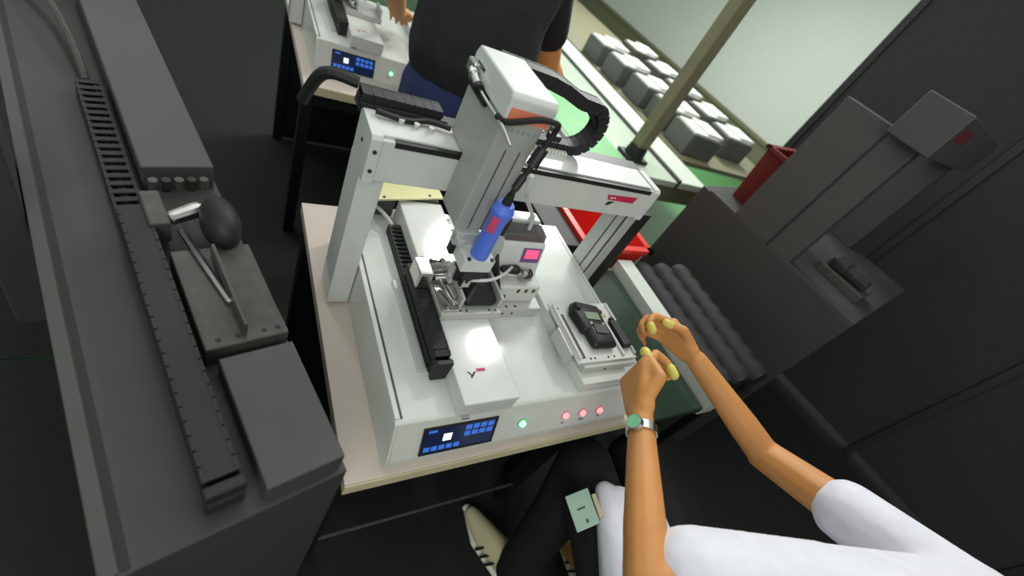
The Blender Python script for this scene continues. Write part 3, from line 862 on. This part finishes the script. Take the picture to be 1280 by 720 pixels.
po = thing('steel_post', 'olive steel post standing on the near end of the conveyor line', 'post', (1.59, 1.30, -.1045))
bm = nb(); box(bm, 1.555, 1.625, 1.265, 1.335, -.09, .9, .005); obj('shaft', bm, M['olive'], po)
bm = nb(); box(bm, 1.52, 1.66, 1.24, 1.36, -.1045, -.085, .004); cyl(bm, (1.59, 1.30, -.085), (1.59, 1.30, -.03), .056, .048, 16); obj('foot', bm, M['black'], po)
tb2 = thing('packing_table', 'olive packing table carrying grey boxes beyond the conveyor line', 'table', (2.75, 3, -H))
bm = nb(); box(bm, 2.16, 3.3, 1.44, 4.9, -.14, -.11, .003); obj('table_top', bm, M['olive'], tb2)
for x in (2.22, 3.24):
    for y in (1.52, 3.2, 4.8):
        bm = nb(); box(bm, x - .025, x + .025, y - .025, y + .025, -H, -.14); obj('leg', bm, M['olive'], tb2)


def tote(x, y, label, rz):
    t = thing('storage_box', label, 'box', (x, y, -.11), 'grey boxes on the packing table', rz)
    bm = nb(); box(bm, x - .14, x + .14, y - .115, y + .115, -.11, .03, .008); obj('tub', bm, M['box'], t)
    bm = nb(); box(bm, x - .135, x + .10, y - .11, y + .09, .03, .045, .003); box(bm, x - .02, x + .13, y - .1, y + .1, .04, .06, .004); obj('foam_cover', bm, M['foam'], t)
    return t


RW = ('nearest', 'second', 'third', 'fourth', 'farthest')
for r, (x, ys) in enumerate(((2.36, (1.62, 1.90, 2.19, 2.49, 2.80)), (2.90, (1.75, 2.06, 2.38, 2.72, 3.08)))):
    for i, y in enumerate(ys):
        tote(x + random.uniform(-.03, .03), y, 'grey box with white foam on top, %s in the %s row on the packing table' % (RW[i], 'front' if r == 0 else 'rear'), random.uniform(-.12, .12))


# ------------------------------------------------------------------ people
def fingers(bm, wrist, d, p, u, scale=1.0, curl=1.0, thumb_to=None):
    """a hand: d = towards the knuckles, p = palm normal, u = thumb side. Returns finger tips."""
    d, p, u = [Vector(v).normalized() for v in (d, p, u)]
    s = scale
    w = Vector(wrist)
    hull(bm, [(w + d * .012 * s + u * .014 * s, .017 * s), (w + d * .012 * s - u * .014 * s, .016 * s), (w + d * .085 * s + u * .030 * s, .0115 * s), (w + d * .078 * s - u * .032 * s, .0105 * s)])
    tips = []
    for i, (off, l, r, kn) in enumerate(((.030, .044, .0092, .088), (.010, .049, .0094, .092), (-.011, .046, .009, .088), (-.031, .036, .008, .078))):
        b = w + d * kn * s + u * off * s
        pts = [(b - d * .01 * s, r * 1.05 * s)]
        ang = 0.55 * curl
        cur, dirv = b, d
        for j, (frac, bend) in enumerate(((1.0, .75), (.62, 1.1), (.5, .8))):
            ang2 = bend * curl
            dirv = (dirv * math.cos(ang2) + p * math.sin(ang2))
            p2 = (p * math.cos(ang2) - (d if j == 0 else dold) * math.sin(ang2))
            dold = dirv.copy()
            cur = cur + dirv * l * frac * s
            pts.append((cur, r * (.95 - .1 * j) * s))
            p = p2
        p = None
        p = Vector(P0)
        chainhull(bm, pts)
        tips.append((pts[-2][0], pts[-1][0]))
    t0 = w + d * .026 * s + u * .024 * s
    t1 = w + d * .055 * s + u * .048 * s + p * .014 * s
    t2 = Vector(thumb_to) if thumb_to else w + d * .088 * s + u * .040 * s + p * .030 * s
    chainhull(bm, [(t0, .013 * s), (t1, .0112 * s), (t1.lerp(t2, .55), .0102 * s), (t2, .0088 * s)])
    tips.append((t1.lerp(t2, .55), t2))
    return tips


def head(bm, c, f, r=1.0):
    """skull with jaw, nose, ears; f faces forward (horizontal)."""
    c = Vector(c); f = Vector(f).normalized(); s = Vector((f.y, -f.x, 0)); z = Vector((0, 0, 1))
    hull(bm, [(c + z * .035 - f * .018, .085 * r), (c + z * .03 + f * .025, .074 * r)])
    hull(bm, [(c + z * .0 + f * .03, .066 * r), (c - z * .075 + f * .06, .026 * r), (c - z * .05 - f * .005 + s * .035, .028 * r), (c - z * .05 - f * .005 - s * .035, .028 * r)])
    hull(bm, [(c + z * .01 + f * .097, .008), (c - z * .022 + f * .108, .011)])
    hull(bm, [(c - z * .028 + f * .098 + s * .012, .006), (c - z * .028 + f * .098 - s * .012, .006)])
    hull(bm, [(c - z * .05 + f * .088 + s * .016, .007), (c - z * .05 + f * .088 - s * .016, .007)])
    for q in (-1, 1):
        hull(bm, [(c + s * q * .083 - f * .005 + z * .012, .010), (c + s * q * .083 - f * .002 - z * .022, .008), (c + s * q * .088 - f * .018 + z * .014, .007)])
    return f, s, z


# operator --------------------------------------------------------
op = thing('person', 'person in white shirt and black trousers working with both hands at the right fixture', 'person', (.60, -.42, -H))
V = Vector
lw, le, ls = V((.396, -.122, .100)), V((.262, -.330, .085)), V((.490, -.430, .165))
rw, re_, rs = V((.700, -.002, .078)), V((.835, -.225, .00)), V((.780, -.550, .20))
bm = nb()
hull(bm, [((.50, -.47, -.36), .10), ((.72, -.47, -.36), .10), ((.52, -.47, -.16), .09), ((.70, -.47, -.16), .09)])
hull(bm, [((.52, -.47, -.16), .09), ((.70, -.48, -.16), .09), ((.49, -.53, .08), .09), ((.71, -.55, .08), .09)])
hull(bm, [((.49, -.54, .10), .08), ((.71, -.56, .10), .08), (ls, .052), (rs, .052), ((.60, -.55, .24), .06)])
chainhull(bm, [((.61, -.56, .22), .060), ((.62, -.58, .34), .054)])
chainhull(bm, [(ls, .052), (ls.lerp(le, .5), .042), (le, .034)])
chainhull(bm, [(le, .034), (le.lerp(lw, .3), .033), (le.lerp(lw, .75), .027), (lw, .0235), (lw + V((.014, .022, 0)), .0225)])
chainhull(bm, [(rs, .052), (rs.lerp(re_, .5), .046), (re_, .039)])
chainhull(bm, [(re_, .036), (re_.lerp(rw, .3), .035), (re_.lerp(rw, .75), .028), (rw, .0245)])
for sx, kn, an in ((.53, (.565, -.07, -.29), (.535, -.19, -.74)), (.70, (.745, -.09, -.30), (.80, -.30, -.74))):
    chainhull(bm, [((sx, -.46, -.36), .085), (kn, .062), (V(kn).lerp(V(an), .4) + V((0, -.01, 0)), .055), (an, .042)])
    chainhull(bm, [(an, .042), (V(an) + V((-.02, .10, -.065)), .028)])
hf, hs_, hz = head(bm, (.63, -.59, .45), (-.1, 1, 0))
P0 = (.86, -.46, -.12)
tl = fingers(bm, lw + V((.010, .016, 0)), (.44, .88, .08), P0, (-.10, -.12, 1), 1.12, 1.0, thumb_to=lw + V((.062, .118, .045)))
P0 = (-.92, -.2, -.25)
tr = fingers(bm, rw + V((-.008, .012, .0)), (-.42, .86, .1), P0, (-.15, -.1, 1), 1.0, 1.0)
body = organic(obj('body', bm, M['skin'], op), .0045, 4)
for a, b in (tl[0], tl[4], tr[0], tr[4]):
    d_ = (b - a)
    bm = nb(); hull(bm, [(a.lerp(b, .5), .0102), (b + d_.normalized() * .002, .0102)])
    obj('finger_cot', bm, M['cot'], op, smooth=True)
bm = nb()
hull(bm, [((.495, -.478, -.335), .124), ((.725, -.478, -.335), .124), ((.52, -.46, -.16), .108), ((.70, -.47, -.16), .108), ((.53, -.30, -.26), .05), ((.66, -.30, -.28), .05)])
hull(bm, [((.52, -.46, -.16), .108), ((.70, -.48, -.16), .106), ((.49, -.53, .08), .104), ((.71, -.55, .08), .104)])
hull(bm, [((.49, -.54, .10), .09), ((.71, -.56, .10), .09), (ls, .064), (rs, .064), ((.61, -.555, .235), .066)])
hull(bm, [((.53, -.26, -.235), .045), ((.525, -.155, -.215), .024), ((.60, -.24, -.24), .05), ((.50, -.34, -.25), .06)])
hull(bm, [((.565, -.17, -.225), .022), ((.60, -.28, -.22), .05), ((.64, -.22, -.24), .04)])
hull(bm, [(ls, .066), (ls.lerp(le, .55), .062), (ls.lerp(le, .76) + V((.014, .016, 0)), .060)])
hull(bm, [(rs, .062), (rs.lerp(re_, .52), .064)])
sh = organic(obj('shirt', bm, M['shirt'], op), .008, 5)
bm = nb()
hull(bm, [((.50, -.47, -.37), .115), ((.72, -.47, -.37), .115), ((.61, -.45, -.30), .1)])
for sx, kn, an in ((.53, (.565, -.07, -.29), (.535, -.195, -.745)), (.70, (.745, -.09, -.30), (.80, -.30, -.745))):
    chainhull(bm, [((sx, -.46, -.36), .098), (kn, .076), (V(kn).lerp(V(an), .4) + V((0, -.01, 0)), .072), (V(an) + V((0, 0, -.012)), .062)])
organic(obj('trousers', bm, M['trous'], op), .01, 5)
bm = nb()
hc = V((.63, -.59, .45))
hull(bm, [(hc + hz * .045 - hf * .024, .090), (hc + hz * .055 + hf * .018, .078)])
hull(bm, [(hc - hf * .05 + hz * .0, .075), (hc - hf * .045 - hz * .07, .05)])
organic(obj('hair', bm, M['hair'], op), .008, 4)
for q in (-1, 1):
    bm = nb(); ball(bm, hc + hf * .083 + hs_ * q * .032 + hz * .012, .0125, 2); obj('eye', bm, M['eye'], op, smooth=True)
for an, toe, nm in (((.525, -.165, -.74), (-.30, 1), 'left'), ((.80, -.29, -.74), (.10, 1), 'right')):
    a = V(an); t = V((toe[0], toe[1], 0)).normalized(); sd_ = V((t.y, -t.x, 0)); fz = -H + .008
    g = V((a.x, a.y, fz))
    bm = nb()
    hull(bm, [(g - t * .035 + V((0, 0, .04)), .034), (g + t * .10 + V((0, 0, .034)) + sd_ * .012, .030), (g + t * .10 + V((0, 0, .034)) - sd_ * .012, .030), (g + t * .175 + V((0, 0, .030)), .024), (g + V((0, 0, .085)), .038)])
    so = organic(obj('sneaker', bm, M['shoe'], op), .006, 4)
    bm = nb(); hull(bm, [(g - t * .04 + V((0, 0, .012)), .011), (g - t * .01 + V((0, 0, .012)) + sd_ * .028, .011), (g - t * .01 + V((0, 0, .012)) - sd_ * .028, .011), (g + t * .10 + V((0, 0, .012)) + sd_ * .036, .011), (g + t * .10 + V((0, 0, .012)) - sd_ * .036, .011), (g + t * .19 + V((0, 0, .012)), .011)])
    obj('sole', bm, M['sole'], so)
    for k in range(3):
        for q in (-1, 1):
            bm = nb()
            c0 = g + t * (.028 + k * .026) + sd_ * q * .046
            tube(bm, [c0 + V((0, 0, .020)), g + t * (.020 + k * .026) + sd_ * q * .042 + V((0, 0, .05)), g + t * (.010 + k * .028) + sd_ * q * .024 + V((0, 0, .078 - k * .006))], .0042, sub=3)
            obj('stripe', bm, M['print'], so)
    bm = nb(); ball(bm, g + t * .198 + V((0, 0, .022)), .012, 2, (1.3, 1, .8)); obj('toe_cap', bm, M['sole'], so, smooth=True)

# watch on the left wrist
ax = (lw - le).normalized()
wc = le.lerp(lw, .95)
wt = thing('wristwatch', 'steel wristwatch with a greenish dial worn on the left wrist', 'watch', tuple(wc))
sidev = ax.cross(V((0, 0, 1))).normalized()
upv = sidev.cross(ax)
bm = nb()
n = 40
for k in range(n):
    a = 2 * math.pi * k / n
    a2 = 2 * math.pi * (k + 1) / n
    ra, rb2 = .0245, .0272
    q = []
    for an_ in (a, a2):
        for r_ in (ra, rb2):
            for h_ in (-.008, .008):
                q.append(wc + ax * h_ + (sidev * math.cos(an_) + upv * math.sin(an_)) * r_)
    hexa(bm, [q[0], q[1], q[5], q[4], q[2], q[3], q[7], q[6]])
bmesh.ops.remove_doubles(bm, verts=bm.verts, dist=.0002)
obj('strap', bm, M['steel'], wt)
fd_ = (-sidev * .85 + upv * .5).normalized()
bm = nb(); cyl(bm, wc + fd_ * .0245, wc + fd_ * .0325, .0150, .0142, 28); obj('case', bm, M['steel'], wt)
bm = nb(); cyl(bm, wc + fd_ * .0325, wc + fd_ * .0335, .0124, n=28); obj('dial', bm, M['dial'], wt)

# badge card on the lap
bc = thing('badge_card', 'grey green badge card with a pale clip hanging beside the white shirt', 'card', (.50, -.19, -.215))
cm = Matrix.Translation((.452, -.176, -.226)) @ Euler((.25, -.35, .0)).to_matrix().to_4x4()
bm = nb(); box(bm, -.029, .029, -.038, .038, -.0015, .0015, .001, mtx=cm); cb = obj('card', bm, M['card'], bc)
bm = nb(); box(bm, -.003, .003, -.004, .004, .0012, .0022, mtx=cm @ Matrix.Translation((.002, -.024, 0))); box(bm, -.012, .008, -.002, .002, .0012, .002, mtx=cm @ Matrix.Translation((0, .004, 0))); obj('card_print', bm, M['darkgrey'], cb)
bm = nb(); box(bm, -.005, .005, -.026, .026, -.002, .003, .001, mtx=cm @ Matrix.Translation((.036, -.004, .002))); obj('clip', bm, M['beige'], bc)
bm = nb(); tube(bm, [cm @ V((.036, -.028, .003)), cm @ V((.046, -.034, .004)), cm @ V((.07, -.05, .0))], .003); obj('strap', bm, M['darkgrey'], bc)

# stool
stl = thing('stool', 'black stool under the person in the white shirt', 'stool', (.61, -.47, -H))
bm = nb(); cyl(bm, (.61, -.47, -.53), (.61, -.47, -.486), .17, .175, 28); obj('seat', bm, M['black'], stl)
bm = nb(); cyl(bm, (.61, -.47, -.80), (.61, -.47, -.53), .025, n=14); obj('stem', bm, M['steel'], stl)
for k in range(5):
    a = 2 * math.pi * k / 5 + .3
    bm = nb(); hull(bm, [((.61, -.47, -.80), .022), ((.61 + .22 * math.cos(a), -.47 + .22 * math.sin(a), -.826), .015)], 1); obj('leg', bm, M['black'], stl)

# dark clad worker behind ------------------------------------------
bp = thing('person', 'person in black shirt and navy trousers standing behind the gantry beam', 'person', (.38, 1.06, -H))
bm = nb()
ls2, rs2 = V((.22, 1.16, .52)), V((.54, 1.10, .52))
re2, rw2 = V((.72, 1.16, .22)), V((.93, 1.37, .13))
le2, lw2 = V((.16, 1.30, .28)), V((.26, 1.48, .13))
hull(bm, [((.31, 1.05, .04), .11), ((.46, 1.03, .04), .11), ((.31, 1.10, .34), .10), ((.46, 1.07, .34), .10)])
hull(bm, [((.31, 1.10, .34), .10), ((.46, 1.07, .34), .10), (ls2, .06), (rs2, .06), ((.38, 1.17, .57), .07)])
chainhull(bm, [((.38, 1.17, .56), .06), ((.39, 1.22, .67), .054)])
chainhull(bm, [(ls2, .055), (le2, .043), (le2.lerp(lw2, .35), .042), (lw2, .028)])
chainhull(bm, [(rs2, .055), (re2, .046), (re2.lerp(rw2, .35), .046), (rw2, .034)])
for sx, fx in ((.31, .29), (.46, .48)):
    chainhull(bm, [((sx, 1.04, .02), .10), ((fx, 1.05, -.38), .065), ((fx, 1.03, -.50), .062), ((fx, 1.02, -.77), .042), ((fx, 1.12, -.815), .03)])
hf2, hsd2, hz2 = head(bm, (.40, 1.27, .77), (.3, 1, 0))
P0 = (-.4, .1, -.9)
fingers(bm, rw2, (.25, .95, -.15), P0, (-.9, .25, .3), 1.0, .45)
P0 = (.2, .1, -.95)
fingers(bm, lw2, (.3, .9, -.2), P0, (.9, -.3, .2), 1.0, .45)
organic(obj('body', bm, M['skin2'], bp), .006, 4)
bm = nb()
hull(bm, [((.31, 1.05, .20), .132), ((.46, 1.03, .18), .132), ((.31, 1.10, .34), .118), ((.46, 1.07, .34), .118)])
hull(bm, [((.31, 1.10, .34), .118), ((.46, 1.07, .34), .118), (ls2, .075), (rs2, .075), ((.38, 1.17, .56), .08)])
hull(bm, [(ls2, .074), (ls2.lerp(le2, .7), .068)])
hull(bm, [(rs2, .074), (rs2.lerp(re2, .62), .066)])
organic(obj('shirt', bm, M['bshirt'], bp), .009, 4)
bm = nb()
hull(bm, [((.31, 1.05, .09), .120), ((.46, 1.03, .09), .120), ((.31, 1.04, -.08), .12), ((.46, 1.02, -.08), .12)])
for sx, fx in ((.31, .29), (.46, .48)):
    chainhull(bm, [((sx, 1.04, -.02), .12), ((fx, 1.05, -.38), .085), ((fx, 1.02, -.765), .068)])
organic(obj('trousers', bm, M['navy'], bp), .01, 4)
bm = nb()
hc2 = V((.40, 1.27, .77))
hull(bm, [(hc2 + hz2 * .045 - hf2 * .024, .090), (hc2 + hz2 * .055 + hf2 * .018, .078)])
hull(bm, [(hc2 - hf2 * .05, .075), (hc2 - hf2 * .045 - hz2 * .07, .05)])
organic(obj('hair', bm, M['hair'], bp), .008, 4)
for q in (-1, 1):
    bm = nb(); ball(bm, hc2 + hf2 * .083 + hsd2 * q * .032 + hz2 * .012, .0125, 2); obj('eye', bm, M['eye'], bp, smooth=True)
for fx in (.29, .48):
    bm = nb(); hull(bm, [((fx, .99, -.812), .036), ((fx, 1.10, -.817), .031), ((fx, 1.17, -.822), .026), ((fx, 1.02, -.78), .036)])
    organic(obj('shoe', bm, M['black'], bp), .008, 3)

bp.location.x += .04
